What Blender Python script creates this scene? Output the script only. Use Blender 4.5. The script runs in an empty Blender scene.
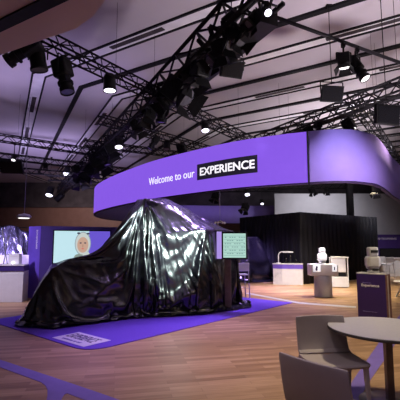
import bpy, bmesh, math, random
from mathutils import Vector, Matrix, noise
random.seed(7)
S = bpy.context.scene
COL = S.collection
R = math.radians
V = Vector

# ------------------------------------------------------------------ camera model
EYE = 1.6; FOC = 385.0; PITCH = R(6.45)
cam = bpy.data.cameras.new('camera'); cam.sensor_width = 36; cam.lens = 36*FOC/400; cam.clip_end = 200
camo = bpy.data.objects.new('camera', cam); COL.objects.link(camo)
camo.location = (0, 0, EYE); camo.rotation_euler = (math.pi/2 + PITCH, 0, 0); S.camera = camo

def ray(x, y):
    dx = (x-200)/FOC; dy = (200-y)/FOC
    return V((dx, math.cos(PITCH)-dy*math.sin(PITCH), math.sin(PITCH)+dy*math.cos(PITCH)))
def onz(x, y, z=0.0):
    d = ray(x, y); t = (z-EYE)/d.z
    return V((d.x*t, d.y*t, z))
def atD(x, y, D):
    d = ray(x, y); t = D/d.y
    return V((d.x*t, D, EYE+d.z*t))
def projx(p):
    c = p.y*math.cos(PITCH) + (p.z-EYE)*math.sin(PITCH)
    return 200 + FOC*p.x/c

# ------------------------------------------------------------------ materials
def mat(name, col, rough=.6, metal=0, var=0, scale=8, emit=None, es=1, spec=.5, coat=0, bump=0):
    m = bpy.data.materials.new(name); m.use_nodes = True
    nt = m.node_tree; b = nt.nodes['Principled BSDF']
    c = (*col, 1)
    b.inputs['Base Color'].default_value = c
    b.inputs['Roughness'].default_value = rough; b.inputs['Metallic'].default_value = metal
    b.inputs['Specular IOR Level'].default_value = spec
    b.inputs['Coat Weight'].default_value = coat
    if var or bump:
        tc = nt.nodes.new('ShaderNodeTexCoord'); n = nt.nodes.new('ShaderNodeTexNoise')
        n.inputs['Scale'].default_value = scale; n.inputs['Detail'].default_value = 4
        nt.links.new(tc.outputs['Object'], n.inputs['Vector'])
    if var:
        r = nt.nodes.new('ShaderNodeValToRGB')
        r.color_ramp.elements[0].color = tuple(max(0, k*(1-var)) for k in col)+(1,)
        r.color_ramp.elements[1].color = tuple(min(1, k*(1+var)) for k in col)+(1,)
        r.color_ramp.elements[0].position = .3; r.color_ramp.elements[1].position = .7
        nt.links.new(n.outputs['Fac'], r.inputs['Fac']); nt.links.new(r.outputs['Color'], b.inputs['Base Color'])
    if bump:
        bp = nt.nodes.new('ShaderNodeBump'); bp.inputs['Strength'].default_value = bump; bp.inputs['Distance'].default_value = .02
        nt.links.new(n.outputs['Fac'], bp.inputs['Height']); nt.links.new(bp.outputs['Normal'], b.inputs['Normal'])
    if emit:
        b.inputs['Emission Color'].default_value = (*emit, 1); b.inputs['Emission Strength'].default_value = es
    return m
def srgb(r, g, b):
    f = lambda c: (c/255/12.92 if c/255 <= .04045 else ((c/255+.055)/1.055)**2.4)
    return (f(r), f(g), f(b))

M = {}
M['black'] = mat('matte_black', (.012, .012, .014), .6, var=.3, spec=.2)
M['truss'] = mat('truss_black', (.010, .009, .012), .55, .0, var=.3, scale=20, spec=.2)
M['lampblack'] = mat('lamp_black', (.010, .010, .011), .5, .0, var=.3, scale=15, spec=.2)
M['glow'] = mat('lit_lens', (1, 1, 1), .4, emit=(.84, .82, 1), es=3)
M['glow_soft'] = mat('lit_lens_soft', (1, 1, 1), .4, emit=(.9, .88, .85), es=2.2)
M['lens'] = mat('dark_lens', (.1, .1, .12), .1, var=.2)
M['chrome'] = mat('bare_steel', (.5, .5, .52), .3, .9, var=.15)
M['led'] = mat('led_purple', (.02, .01, .04), .5, emit=srgb(136, 90, 230), es=1.0, var=.3, scale=4, spec=.1)
M['ledblack'] = mat('led_black_box', (.008, .008, .01), .5, emit=(.012, .010, .02), es=1, var=.1)
M['white_lit'] = mat('white_lit_letters', (.8, .8, .8), .6, emit=(.95, .93, 1), es=1.0)
M['fabric'] = mat('purple_fabric', (.24, .17, .58), .75, var=.04, scale=3)
M['fabric_in'] = mat('lilac_lining', (.26, .2, .5), .8, var=.04, scale=3)
M['rim'] = mat('dark_rim', (.03, .015, .07), .6, var=.2)
M['mat'] = mat('purple_carpet', (.12, .05, .50), .9, var=.12, scale=60, bump=.2)
M['tape'] = mat('violet_floor_tape', (.17, .12, .46), .55, var=.08, scale=5)
M['sticker'] = mat('white_vinyl', (.62, .6, .72), .5, var=.05)
M['ink'] = mat('dark_ink', (.06, .045, .14), .6, var=.1)
M['ink2'] = mat('violet_ink', (.22, .18, .5), .6, var=.1)
M['booth'] = mat('violet_board', (.13, .07, .5), .6, var=.1, scale=3)  # counter band, and the lit tone of the booth wall end
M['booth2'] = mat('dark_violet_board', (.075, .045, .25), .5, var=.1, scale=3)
M['totem'] = mat('deep_violet_print', (.04, .018, .14), .45, var=.06, scale=3)
M['totem_side'] = mat('red_brown_edge', (.24, .12, .10), .6, var=.3, scale=12)
M['white'] = mat('white_laminate', (.66, .65, .66), .4, var=.04)
M['whitep'] = mat('white_plastic', (.72, .72, .74), .35, var=.05)
M['greyp'] = mat('grey_plastic', (.5, .5, .52), .35, var=.08)
M['letters'] = mat('white_print', (.75, .72, .8), .6, var=.05)
M['screen_black'] = mat('screen_bezel', (.008, .008, .01), .25, var=.2)
M['wall'] = mat('pale_wall', (.46, .45, .47), .8, var=.05, scale=1.5)
M['dark_wall'] = mat('dark_upper_wall', (.05, .04, .045), .8, var=.4, scale=1.2)
M['ceil'] = mat('ceiling_board', (.56, .52, .56), .75, var=.05, scale=.6)
M['ceil_metal'] = mat('ceiling_metal', (.85, .85, .87), .4, .0, var=.1, scale=2)
M['soffit'] = mat('soffit_plaster', (.62, .50, .47), .8, var=.04, scale=1.5)
M['chair'] = mat('taupe_moulded_plastic', (.42, .37, .38), .5, var=.04, scale=6)
M['table'] = mat('brushed_grey_top', (.62, .62, .68), .3, .3, var=.04, scale=30)
M['table_edge'] = mat('dark_table_edge', (.06, .05, .06), .5, var=.2)
M['pole'] = mat('dark_bronze_pole', (.17, .13, .12), .35, .4, var=.2)
M['curtain'] = mat('black_molton', (.004, .004, .0085), .7, var=.4, scale=3, bump=.2, spec=.3)
M['cover'] = mat('black_satin_cover', (.005, .0045, .008), .27, var=.3, scale=3, spec=.5)
M['cover'].node_tree.nodes['Principled BSDF'].inputs['IOR'].default_value = 1.85
M['foil'] = mat('silver_film', (.08, .075, .13), .18, .85, var=.2, scale=4)
M['lavglow'] = mat('lavender_backlight', (.8, .8, .9), .6, emit=srgb(190, 165, 235), es=.75)
M['wire'] = mat('steel_wire', (.35, .33, .4), .4, .6, var=.1)
M['icon_panel'] = mat('lit_white_panel', (.9, .9, .9), .5, emit=(.95, .95, 1), es=.8)

def plank_material(name, cols, rough, w, l, ang, bump=.05, sheen=.25):
    m = bpy.data.materials.new(name); m.use_nodes = True; nt = m.node_tree; b = nt.nodes['Principled BSDF']
    tc = nt.nodes.new('ShaderNodeTexCoord'); mp = nt.nodes.new('ShaderNodeMapping'); mp.inputs['Rotation'].default_value = (0, 0, ang)
    br = nt.nodes.new('ShaderNodeTexBrick'); br.inputs['Scale'].default_value = 1
    br.inputs['Brick Width'].default_value = l; br.inputs['Row Height'].default_value = w
    br.inputs['Mortar Size'].default_value = .0025; br.offset = .37; br.inputs['Bias'].default_value = 0
    br.inputs['Color1'].default_value = (0, 0, 0, 1); br.inputs['Color2'].default_value = (1, 1, 1, 1); br.inputs['Mortar'].default_value = (.1, .1, .1, 1)
    ns = nt.nodes.new('ShaderNodeTexNoise'); ns.inputs['Scale'].default_value = 2.2; ns.inputs['Detail'].default_value = 6
    st = nt.nodes.new('ShaderNodeMapping'); st.inputs['Scale'].default_value = (1, 14, 1)
    nt.links.new(tc.outputs['Object'], mp.inputs['Vector']); nt.links.new(mp.outputs['Vector'], br.inputs['Vector'])
    nt.links.new(mp.outputs['Vector'], st.inputs['Vector']); nt.links.new(st.outputs['Vector'], ns.inputs['Vector'])
    mx = nt.nodes.new('ShaderNodeMix'); mx.data_type = 'FLOAT'; mx.inputs['Factor'].default_value = .58
    nt.links.new(br.outputs['Color'], mx.inputs['A']); nt.links.new(ns.outputs['Fac'], mx.inputs['B'])
    rp = nt.nodes.new('ShaderNodeValToRGB'); rp.color_ramp.elements[0].color = (*cols[0], 1); rp.color_ramp.elements[1].color = (*cols[-1], 1)
    rp.color_ramp.elements[0].position = .1; rp.color_ramp.elements[1].position = .9
    for i, c in enumerate(cols[1:-1]):
        e = rp.color_ramp.elements.new((i+1)/(len(cols)-1)); e.color = (*c, 1)
    nt.links.new(mx.outputs['Result'], rp.inputs['Fac']); nt.links.new(rp.outputs['Color'], b.inputs['Base Color'])
    b.inputs['Roughness'].default_value = rough; b.inputs['Specular IOR Level'].default_value = sheen
    return m
M['floor'] = plank_material('oak_parquet', [(.17, .092, .044), (.35, .215, .108), (.54, .36, .21)], .46, .10, .95, R(-12))
M['wood'] = plank_material('wall_cladding', [(.15, .08, .06), (.2, .11, .085), (.24, .14, .10)], .5, .9, 3.0, 0)

# ------------------------------------------------------------------ mesh helpers
class MB:
    def __init__(s): s.bm = bmesh.new()
    def quad(s, *ps):
        vs = [s.bm.verts.new(p) for p in ps]
        return s.bm.faces.new(vs)
    def box(s, c, size, mtx=None, bevel=0):
        r = bmesh.ops.create_cube(s.bm, size=1)
        vs = r['verts']
        bmesh.ops.scale(s.bm, vec=V(size), verts=vs)
        if bevel:
            es = list({e for v in vs for e in v.link_edges})
            rr = bmesh.ops.bevel(s.bm, geom=es, offset=bevel, segments=2, affect='EDGES', profile=.5)
            vs = list({v for f in rr['faces'] for v in f.verts} | {v for v in vs if v.is_valid})
        bmesh.ops.translate(s.bm, vec=V(c), verts=vs)
        if mtx is not None: bmesh.ops.transform(s.bm, matrix=mtx, verts=vs)
        return vs
    def tube(s, a, b, r, n=8, r2=None):
        a = V(a); b = V(b); d = b-a
        if d.length < 1e-6: return
        q = d.to_track_quat('Z', 'Y').to_matrix().to_4x4(); q.translation = (a+b)/2
        bmesh.ops.create_cone(s.bm, cap_ends=True, segments=n, radius1=r, radius2=r if r2 is None else r2, depth=d.length, matrix=q)
    def path(s, ps, r, n=6):
        for a, b in zip(ps, ps[1:]): s.tube(a, b, r, n)
    def lathe(s, prof, n=20, mtx=None, cap=True):
        rings = []
        for (r, z) in prof:
            ring = []
            for i in range(n):
                p = V((r*math.cos(2*math.pi*i/n), r*math.sin(2*math.pi*i/n), z))
                if mtx is not None: p = mtx @ p
                ring.append(s.bm.verts.new(p))
            rings.append(ring)
        for a, b in zip(rings, rings[1:]):
            for i in range(n): s.bm.faces.new((a[i], a[(i+1) % n], b[(i+1) % n], b[i]))
        if cap:
            s.bm.faces.new(list(reversed(rings[0]))); s.bm.faces.new(rings[-1])
    def prism(s, pts, z0, z1):
        lo = [s.bm.verts.new((p[0], p[1], z0)) for p in pts]; hi = [s.bm.verts.new((p[0], p[1], z1)) for p in pts]
        n = len(pts)
        s.bm.faces.new(list(reversed(lo))); s.bm.faces.new(hi)
        for i in range(n): s.bm.faces.new((lo[i], lo[(i+1) % n], hi[(i+1) % n], hi[i]))
    def ball(s, c, r, sc=(1, 1, 1), n=14, mtx=None):
        rr = bmesh.ops.create_uvsphere(s.bm, u_segments=n, v_segments=max(6, n//2+2), radius=r)
        bmesh.ops.scale(s.bm, vec=V(sc), verts=rr['verts']); bmesh.ops.translate(s.bm, vec=V(c), verts=rr['verts'])
        if mtx is not None: bmesh.ops.transform(s.bm, matrix=mtx, verts=rr['verts'])
    def beam(s, a, b, w, h):
        a = V(a); b = V(b); d = (b-a); L = d.length; x = d.normalized()
        y = V((0, 0, 1)).cross(x).normalized(); z = x.cross(y)
        m = Matrix((x, y, z)).transposed().to_4x4(); m.translation = (a+b)/2
        s.box((0, 0, 0), (L, w, h), m)

def link(name, me, m, parent=None, smooth=False):
    o = bpy.data.objects.new(name, me); COL.objects.link(o)
    if m is not None: me.materials.append(M[m] if isinstance(m, str) else m)
    if smooth:
        for p in me.polygons: p.use_smooth = True
    if parent: o.parent = parent
    return o
def build(name, mb, m, parent=None, smooth=False, world=False):
    """world=True: geometry was given in world coordinates although it hangs under a parent Empty."""
    bmesh.ops.recalc_face_normals(mb.bm, faces=mb.bm.faces)
    if world and parent:
        root = parent
        mw = parent.matrix_basis
        pp = parent.parent
        while pp: mw = pp.matrix_basis @ mw; pp = pp.parent
        bmesh.ops.transform(mb.bm, matrix=mw.inverted(), verts=mb.bm.verts)
    me = bpy.data.meshes.new(name); mb.bm.to_mesh(me); mb.bm.free()
    return link(name, me, m, parent, smooth)
GROUPS = {'lighting_truss': 'trusses under the ceiling', 'par_can': 'can lights on the trusses', 'profile_spotlight': 'spotlights on the trusses',
          'panel_light': 'flat panel lights', 'fresnel_spotlight': 'fresnel lamps on the trusses', 'bar_chair': 'white bar chairs', 'moulded_chair': 'plastic chairs by the round table',
          'draped_cover': 'black draped vehicles', 'floor_tape': 'violet tape lines on the floor', 'cable_bundle': 'cable bundles on the diagonal truss', 'display_bust': 'head and shoulders figures',
          'gadget': 'gadgets under the arched lamp', 'thin_stand': 'thin stands on the left counter', 'pendant': 'hanging pendants', 'booth_wall': 'violet booth walls', 'television': 'televisions on the booth walls'}
def tag(o, label, cat, group=None, kind=None):
    group = group or GROUPS.get(o.name.split('.')[0])
    o['label'] = label; o['category'] = cat
    if group: o['group'] = group
    if kind: o['kind'] = kind
    return o
def thing(name, label, cat, loc=(0, 0, 0), rz=0, group=None):
    o = bpy.data.objects.new(name, None); COL.objects.link(o); o.empty_display_size = .1
    o.matrix_basis = Matrix.Translation(V(loc)) @ Matrix.Rotation(rz, 4, 'Z')
    return tag(o, label, cat, group)
def struct(name, mb, m, label=None, smooth=False):
    o = build(name, mb, m, None, smooth); o['kind'] = 'structure'
    if label: o['label'] = label
    return o
def text_mesh(body, size=1, bold=0, align='LEFT', extrude=.01):
    cu = bpy.data.curves.new('t', 'FONT'); cu.body = body; cu.size = size; cu.offset = bold; cu.align_x = align; cu.extrude = extrude
    cu.resolution_u = 3
    ob = bpy.data.objects.new('t', cu); COL.objects.link(ob)
    dg = bpy.context.evaluated_depsgraph_get()
    me = bpy.data.meshes.new_from_object(ob.evaluated_get(dg))
    bpy.data.objects.remove(ob); bpy.data.curves.remove(cu)
    return me
def fit_text(name, body, m, parent, origin, xdir, ydir, width, height, bold=0, proud=.006):
    """lettering stretched into width x height, its lower left corner at origin (world), lying on the plane xdir/ydir"""
    me = text_mesh(body, 1, bold, extrude=.02)
    xs = [v.co.x for v in me.vertices]; ys = [v.co.y for v in me.vertices]
    x0, x1, y0, y1 = min(xs), max(xs), min(ys), max(ys)
    xd = V(xdir).normalized(); yd = V(ydir).normalized(); n = xd.cross(yd)
    inv = parent.matrix_basis.inverted() if parent else Matrix()
    if parent and parent.parent: inv = inv @ parent.parent.matrix_basis.inverted()
    for v in me.vertices:
        p = V(origin) + xd*((v.co.x-x0)/(x1-x0)*width) + yd*((v.co.y-y0)/(y1-y0)*height) + n*(v.co.z/.02*proud*.5)
        v.co = inv @ p
    return link(name, me, m, parent)

# ------------------------------------------------------------------ draped covers (real cloth laid over temporary forms)
def hull(ps):
    bm = bmesh.new()
    for p in ps: bm.verts.new(p)
    bmesh.ops.convex_hull(bm, input=bm.verts)
    me = bpy.data.meshes.new('form'); bm.to_mesh(me); bm.free()
    o = bpy.data.objects.new('form', me); COL.objects.link(o)
    o.modifiers.new('c', 'COLLISION'); o.collision.thickness_outer = .02; o.collision.cloth_friction = 12
    return o
def drape(O, ang, forms, rect, z, sp, frames, poly, keepz=.12, shrink=-.06, bend=.12):
    a = V((math.cos(ang), math.sin(ang), 0)); b = V((-a.y, a.x, 0)); O = V(O)
    L = lambda u, v, w: O + a*u + b*v + V((0, 0, w))
    H = [hull([L(*p) for p in f]) for f in forms]
    H.append(hull([L(u, v, w) for u in (-9, 9) for v in (-9, 9) for w in (-.5, 0)]))
    U0, U1, V0, V1 = rect
    nu = int((U1-U0)/sp); nv = int((V1-V0)/sp)
    vs = [L(U0+i*sp, V0+j*sp, z) for j in range(nv+1) for i in range(nu+1)]
    fs = []
    for j in range(nv):
        for i in range(nu):
            k = j*(nu+1)+i; fs.append((k, k+1, k+nu+2, k+nu+1))
    me = bpy.data.meshes.new('cloth'); me.from_pydata(vs, [], fs)
    o = bpy.data.objects.new('cloth', me); COL.objects.link(o)
    m = o.modifiers.new('cloth', 'CLOTH'); st = m.settings
    st.quality = 6; st.mass = .25; st.shrink_min = shrink
    st.tension_stiffness = 30; st.compression_stiffness = 30; st.shear_stiffness = 12; st.bending_stiffness = bend
    st.tension_damping = 5; st.compression_damping = 5; st.shear_damping = 5; st.air_damping = 1.5
    m.collision_settings.distance_min = .015; m.collision_settings.collision_quality = 3
    m.collision_settings.use_self_collision = False
    S.frame_start = 1; S.frame_end = frames+5; m.point_cache.frame_start = 1; m.point_cache.frame_end = frames+5
    for f in range(1, frames+1): S.frame_set(f)
    sub = o.modifiers.new('s', 'SUBSURF'); sub.levels = 1; sub.render_levels = 1
    dg = bpy.context.evaluated_depsgraph_get()
    me2 = bpy.data.meshes.new_from_object(o.evaluated_get(dg))
    bpy.data.objects.remove(o)
    for h in H: bpy.data.objects.remove(h)
    S.frame_set(1)
    def inside(u, v):
        c = False
        for (x0, y0), (x1, y1) in zip(poly, poly[1:]+poly[:1]):
            if (y0 > v) != (y1 > v) and u < (x1-x0)*(v-y0)/(y1-y0)+x0: c = not c
        return c
    bm = bmesh.new(); bm.from_mesh(me2)
    kill = []
    for w in bm.verts:
        r = w.co-O
        if w.co.z < keepz and not inside(r.dot(a), r.dot(b)): kill.append(w)
    bmesh.ops.delete(bm, geom=kill, context='VERTS')
    bm.normal_update()
    return bm, O, a, b

A1 = math.atan2(.37, .93)
bm, O, a, b = drape((-1.3, 9.3, 0), A1, [
    [(-2.08, -.5, 1.08), (-2.05, 1.0, 1.08), (-2.33, -.62, .6), (-2.3, 1.05, .6), (-1.3, -.42, 1.3), (-1.1, 1.0, 1.3), (-.3, -.4, 1.2), (-.3, 1., 1.2), (-2.5, -.6, 0), (-1.95, -1.0, 0), (-.3, -.55, 0), (-2.45, 1.2, 0), (-.3, 1.2, 0)],
    [(-.5, -.4, 1.75), (-.5, 1.0, 1.75), (1.35, -.46, 1.93), (2.5, .34, 1.93), (2.2, 1.0, 1.9), (-.6, -.5, 0), (-.6, 1.1, 0), (1.4, -.6, 0), (2.55, .3, 0), (2.3, 1.1, 0)],
    [(-.1, -.26, 2.62), (-.05, .8, 2.70), (.7, .6, 2.74), (1.3, .5, 2.45), (-.4, -.4, 1.7), (.4, .0, 1.7), (-.4, .9, 1.7), (1.6, .9, 1.7)]],
    (-4.1, 4.8, -2.9, 3.0), 2.78, .055, 70,
    [(-2.75, -.75), (-2.05, -1.3), (-.5, -.85), (1.1, -.98), (2.6, -.5), (3.05, .4), (2.6, 1.6), (-2.6, 1.6)])
# the fine pleats that fan out from the highest point of the cover
for w in bm.verts:
    r = w.co-O; u, v, z = r.dot(a), r.dot(b), w.co.z
    if v < .9 and z > .03:
        down = max(0, min(1, (2.55-z)/2.0))
        fan = (u+.1)/(.35+.65*down)
        near = math.exp(-((u-.45)/.95)**2)
        amp = .055*near*(down**.6)*min(1, z/.25)
        n = noise.noise(V((fan*9.5, z*.3, 3.1))) + .55*noise.noise(V((fan*21, z*.5, 9.7)))
        cr = .016*noise.noise(V((w.co.x*3, w.co.y*3, z*3)))+.012*noise.noise(V((w.co.x*8, w.co.y*8, z*6)))
        w.co += w.normal*((n*amp + cr*min(1, z/.2))*(1 if w.normal.dot(V((a.y, -a.x, 0))) > -.2 else 1))
    if z > 1.15 and -1.75 < u < -.2: w.co.z -= .15*math.sin(math.pi*(u+1.75)/1.55)*min(1, (z-1.15)/.3)
    w.co.z = max(w.co.z, .014)
me = bpy.data.meshes.new('draped_cover'); bm.to_mesh(me); bm.free()
tag(link('draped_cover', me, 'cover', None, True), 'large shiny black sheet draped over a tall covered vehicle on the purple carpet', 'draped cover')

bm, O2, a2, b2 = drape((2.15, 16.85, 0), R(121.6), [
    [(u, v, w) for u in (-.55, 2.6) for v in (-.6, .6) for w in (0, .9)],
    [(.0, -.5, 1.86), (.0, .5, 1.86), (1.9, -.5, 1.8), (1.9, .55, 1.8), (-.5, -.6, .8), (-.5, .6, .8), (2.4, -.6, .9), (2.4, .6, .9)]],
    (-2.4, 4.4, -2.3, 2.3), 1.98, .1, 55,
    [(-.85, -.85), (2.9, -.85), (2.9, .85), (-.85, .85)], keepz=.15)
for w in bm.verts: w.co.z = max(w.co.z, .012)
me = bpy.data.meshes.new('draped_cover'); bm.to_mesh(me); bm.free()
tag(link('draped_cover', me, 'cover', None, True), 'smaller black shiny cover over a vehicle, in front of the black curtain enclosure', 'draped cover')

# ------------------------------------------------------------------ room shell
XL, XR, Y0, Y1, HC = -24, 20, -3, 37, 7.5
mb = MB(); mb.prism([(XL, Y0), (XR, Y0), (XR, Y1), (XL, Y1)], -.2, 0); struct('floor', mb, 'floor', 'oak parquet floor')
mb = MB(); mb.prism([(XL, Y0), (XR, Y0), (XR, Y1), (XL, Y1)], HC, HC+.2); struct('ceiling', mb, 'ceil', 'pale panelled ceiling')
mb = MB(); mb.prism([(XL-.2, Y0), (XL, Y0), (XL, Y1+.2), (XL-.2, Y1+.2)], -.2, HC+.2); struct('wall_left', mb, 'wood')
mb = MB(); mb.prism([(XR, Y0), (XR+.2, Y0), (XR+.2, Y1+.2), (XR, Y1+.2)], -.2, HC+.2); struct('wall_right', mb, 'wall')
mb = MB(); mb.prism([(XL, Y1), (XR, Y1), (XR, Y1+.2), (XL, Y1+.2)], -.2, HC+.2); struct('wall_back', mb, 'dark_wall', 'dark upper back wall')
mb = MB(); mb.prism([(XL, Y1-.12), (9, Y1-.12), (9, Y1), (XL, Y1)], 0, 5.3); struct('wall_panelling', mb, 'wood', 'warm wood cladding along the lower back wall')
mb = MB(); mb.prism([(XL, Y1-.3), (9, Y1-.3), (9, Y1-.12), (XL, Y1-.12)], 5.05, 5.35); struct('trim_900', mb, 'dark_wall')
# pale partition on the right, with a lower offset panel
mb = MB(); mb.prism([(5.85, 30), (XR, 30), (XR, 30.2), (5.85, 30.2)], 0, 5.5); struct('wall_partition', mb, 'wall', 'pale grey partition wall at the far right')
# ceiling bands: nested polygons that bend twice
h1 = R(-57.6); h2 = R(-26.9); h3 = R(4)
d1 = V((math.sin(h1), math.cos(h1), 0)); d2 = V((math.sin(h2), math.cos(h2), 0)); d3 = V((math.sin(h3), math.cos(h3), 0))
hb = (h1+h2)/2+math.pi/2; hb2 = (h2+h3)/2+math.pi/2
db = V((math.sin(hb), math.cos(hb), 0)); db2 = V((math.sin(hb2), math.cos(hb2), 0))
n1 = V((math.cos(h1), -math.sin(h1), 0))
stepk = 1.5/abs(n1.dot(db))
C0 = V((-4.5, 13.99, 0)); E0 = V((-13.6, 31.5, 0))
def clip_poly(poly, pad=.05):
    x0, x1, y0, y1 = XL+pad, XR-pad, Y0+pad, Y1-pad
    def clip(p, ins, inter):
        out = []
        for i in range(len(p)):
            c, d = p[i-1], p[i]
            if ins(d):
                if not ins(c): out.append(inter(c, d))
                out.append(d)
            elif ins(c): out.append(inter(c, d))
        return out
    for ax, lim, sg in ((0, x0, 1), (0, x1, -1), (1, y0, 1), (1, y1, -1)):
        if len(poly) < 3: return []
        poly = clip(poly, lambda q: sg*(q[ax]-lim) >= 0, lambda c, d: c + (d-c)*((lim-c[ax])/(d[ax]-c[ax])))
    return poly
def band_line(k, off):
    C = C0 + db*(stepk*k) + db*(off/abs(n1.dot(db)))
    den = d2.x*(-db2.y) - d2.y*(-db2.x)
    rhs = E0-C
    s = (rhs.x*(-db2.y) - rhs.y*(-db2.x))/den
    s = max(s, .2)
    E = C + d2*s
    return [C - d1*40, C, E, E + d3*30]
ti = 1
for k in range(-1, 16):
    strips = [(-.085, .085, HC-.07, 'black')] if k % 2 == 0 else [(-.245, -.185, HC-.05, 'black'), (.185, .245, HC-.05, 'black'), (-.185, .185, HC-.015, 'ceil_metal')]
    for (o0, o1, zb, mm) in strips:
        A = band_line(k, o0); B = band_line(k, o1); mb = MB(); any_ = False
        for i in range(3):
            pl = clip_poly([A[i], A[i+1], B[i+1], B[i]])
            if len(pl) >= 3: mb.prism([(p.x, p.y) for p in pl], zb, HC); any_ = True
        if any_: struct('trim_%d' % ti, mb, mm); ti += 1
        else: mb.bm.free()
    if k % 2:                                            # dark vents let into the metal bands
        Lc = band_line(k, 0); mb = MB(); cnt = 0
        for i, dd in ((0, d1), (1, d2)):
            L0 = (Lc[i+1]-Lc[i]).length; q = 1.2+(k*.9) % 2
            while q < L0-2:
                p = Lc[i]+dd*q; e = p+dd*2.0
                if XL+1 < min(p.x, e.x) and max(p.x, e.x) < XR-1 and Y0+1 < min(p.y, e.y) and max(p.y, e.y) < Y1-1:
                    mb.beam((p.x, p.y, HC-.022), (e.x, e.y, HC-.022), .16, .014); cnt += 1
                q += 4.6
        if cnt: struct('trim_%d' % ti, mb, 'dark_wall'); ti += 1
        else: mb.bm.free()
# low soffit close overhead at the left, with a black slot
sd = [onz(-60, 92, 4.5), onz(0, 55, 4.5), onz(12, 51, 4.5), onz(45, 39, 4.5), onz(75, 29, 4.5), onz(92, 17, 4.5), onz(104, 2, 4.5), onz(122, -40, 4.5)]
mb = MB(); mb.prism([(p.x, p.y) for p in sd]+[(-.6, 1.0), (-9, 1.0), (-9, 5.5)], 4.5, 4.56); struct('trim_901', mb, 'soffit', 'low plaster soffit overhead')
p, q = onz(-60, 54, 4.5), onz(90, -19, 4.5)
mb = MB(); mb.beam((p.x, p.y, 4.487), (q.x, q.y, 4.487), .17, .03); struct('trim_902', mb, 'black', 'black slot in the soffit')

# ------------------------------------------------------------------ carpet, tape, sticker
N_ = onz(88, 352.5); Rr = onz(293, 303); Ll = onz(-12, 321)
e1 = (Rr-N_); e2 = (Ll-N_)
pts = []
c0 = N_; u1 = e1.normalized(); u2 = e2.normalized(); rad = .42
for i in range(9):                                        # rounded near corner
    t = i/8
    pts.append(c0 + u2*rad*(1-t)**2 + u1*rad*t**2)
far = Rr+e2*1.25
pts += [Rr, Rr+e2*1.15, Ll+e1*1.0+e2*.15, Ll]
mb = MB(); mb.prism([(q.x, q.y) for q in pts], .001, .012)
tag(build('carpet', mb, 'mat'), 'violet carpet under the large draped vehicle', 'carpet')
# sticker at its near left edge
A_, B_, C_, D_ = onz(51, 338.6), onz(82.5, 348), onz(106, 341), onz(74, 332)
xd = (B_-A_).normalized(); A_ += V((0, 0, .012))
yd = V((-xd.y, xd.x, 0)); wd = (B_-A_).length; hd = .52
st = thing('floor_sticker', 'white printed sticker on the near left edge of the violet carpet', 'sticker', A_)
O_ = A_ + yd*.02
mb = MB(); mb.prism([(O_.x, O_.y), ((O_+xd*wd).x, (O_+xd*wd).y), ((O_+xd*wd+yd*hd).x, (O_+xd*wd+yd*hd).y), ((O_+yd*hd).x, (O_+yd*hd).y)], .0125, .016)
build('vinyl_sheet', mb, 'sticker', st, world=True)
fit_text('lettering', 'EXPERIENCE', 'ink', st, O_+xd*.08+yd*.2+V((0, 0, .006)), xd, yd, wd-.2, .24, .0, .004)
fit_text('lettering', 'welcome to our', 'ink2', st, O_+xd*.16+yd*.07+V((0, 0, .006)), xd, yd, wd*.6, .07, .01, .004)
# floor tape
def floor_poly(name, pix, z0, z1, m, label, cat):
    mb = MB(); mb.prism([(onz(*q).x, onz(*q).y) for q in pix], z0, z1)
    return tag(build(name, mb, m), label, cat)
floor_poly('floor_tape', [(-40, 347), (0, 360), (50, 376.5), (100, 393.5), (130, 404), (112, 409), (84, 400), (67, 393.5), (64, 395), (60, 402), (56, 412), (44, 412), (47.5, 396), (47.5, 390), (45.5, 386), (41, 382.5), (0, 367.5), (-40, 354)], .001, .005, 'tape', 'forked violet tape line on the parquet at the lower left', 'tape')
floor_poly('floor_tape', [(381, 340), (352, 382), (318, 431), (338, 436), (368, 384), (398, 340), (418, 312), (402, 312)], .001, .005, 'tape', 'straight violet tape line running under the round table', 'tape')
floor_poly('floor_strip', [(247, 292.6), (300, 302.4), (356, 306.5), (356, 308), (300, 304), (246, 293.8)], .001, .004, 'greyp', 'thin grey strip crossing the floor behind the violet carpet corner', 'floor strip')

# ------------------------------------------------------------------ the hanging sign ring
ZB, ZT = 3.3, 4.76
outer = [(3.02, 10.66), (2.4, 10.93), (1.5, 11.43), (.75, 11.98), (0, 12.67), (-.95, 13.62), (-1.92, 14.7), (-2.96, 16.16), (-4.15, 17.96), (-5.2, 19.85), (-5.85, 21.3), (-6.35, 23), (-6.6, 25), (-6.45, 27.2), (-5.7, 29.2), (-4.2, 30.8), (-2, 31.8), (1, 32.3), (4, 32.4), (7.5, 32.4)]
right = [(3.06, 10.645), (3.4, 10.5), (3.75, 10.42), (4.14, 10.44), (4.6, 10.62), (5.1, 11.0), (5.6, 11.65), (6.2, 12.55), (6.9, 13.65), (7.86, 15.0), (8.9, 16.5)]
def smooth_path(P, n=5):
    P = [V((p[0], p[1], 0)) for p in P]; out = []
    for i in range(len(P)-1):
        p0 = P[max(i-1, 0)]; p1 = P[i]; p2 = P[i+1]; p3 = P[min(i+2, len(P)-1)]
        for k in range(n):
            t = k/n
            out.append(.5*((2*p1)+(p2-p0)*t+(2*p0-5*p1+4*p2-p3)*t*t+(3*p1-p0-3*p2+p3)*t**3))
    out.append(P[-1]); return out
OP = smooth_path(outer); RP = smooth_path(right)
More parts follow.
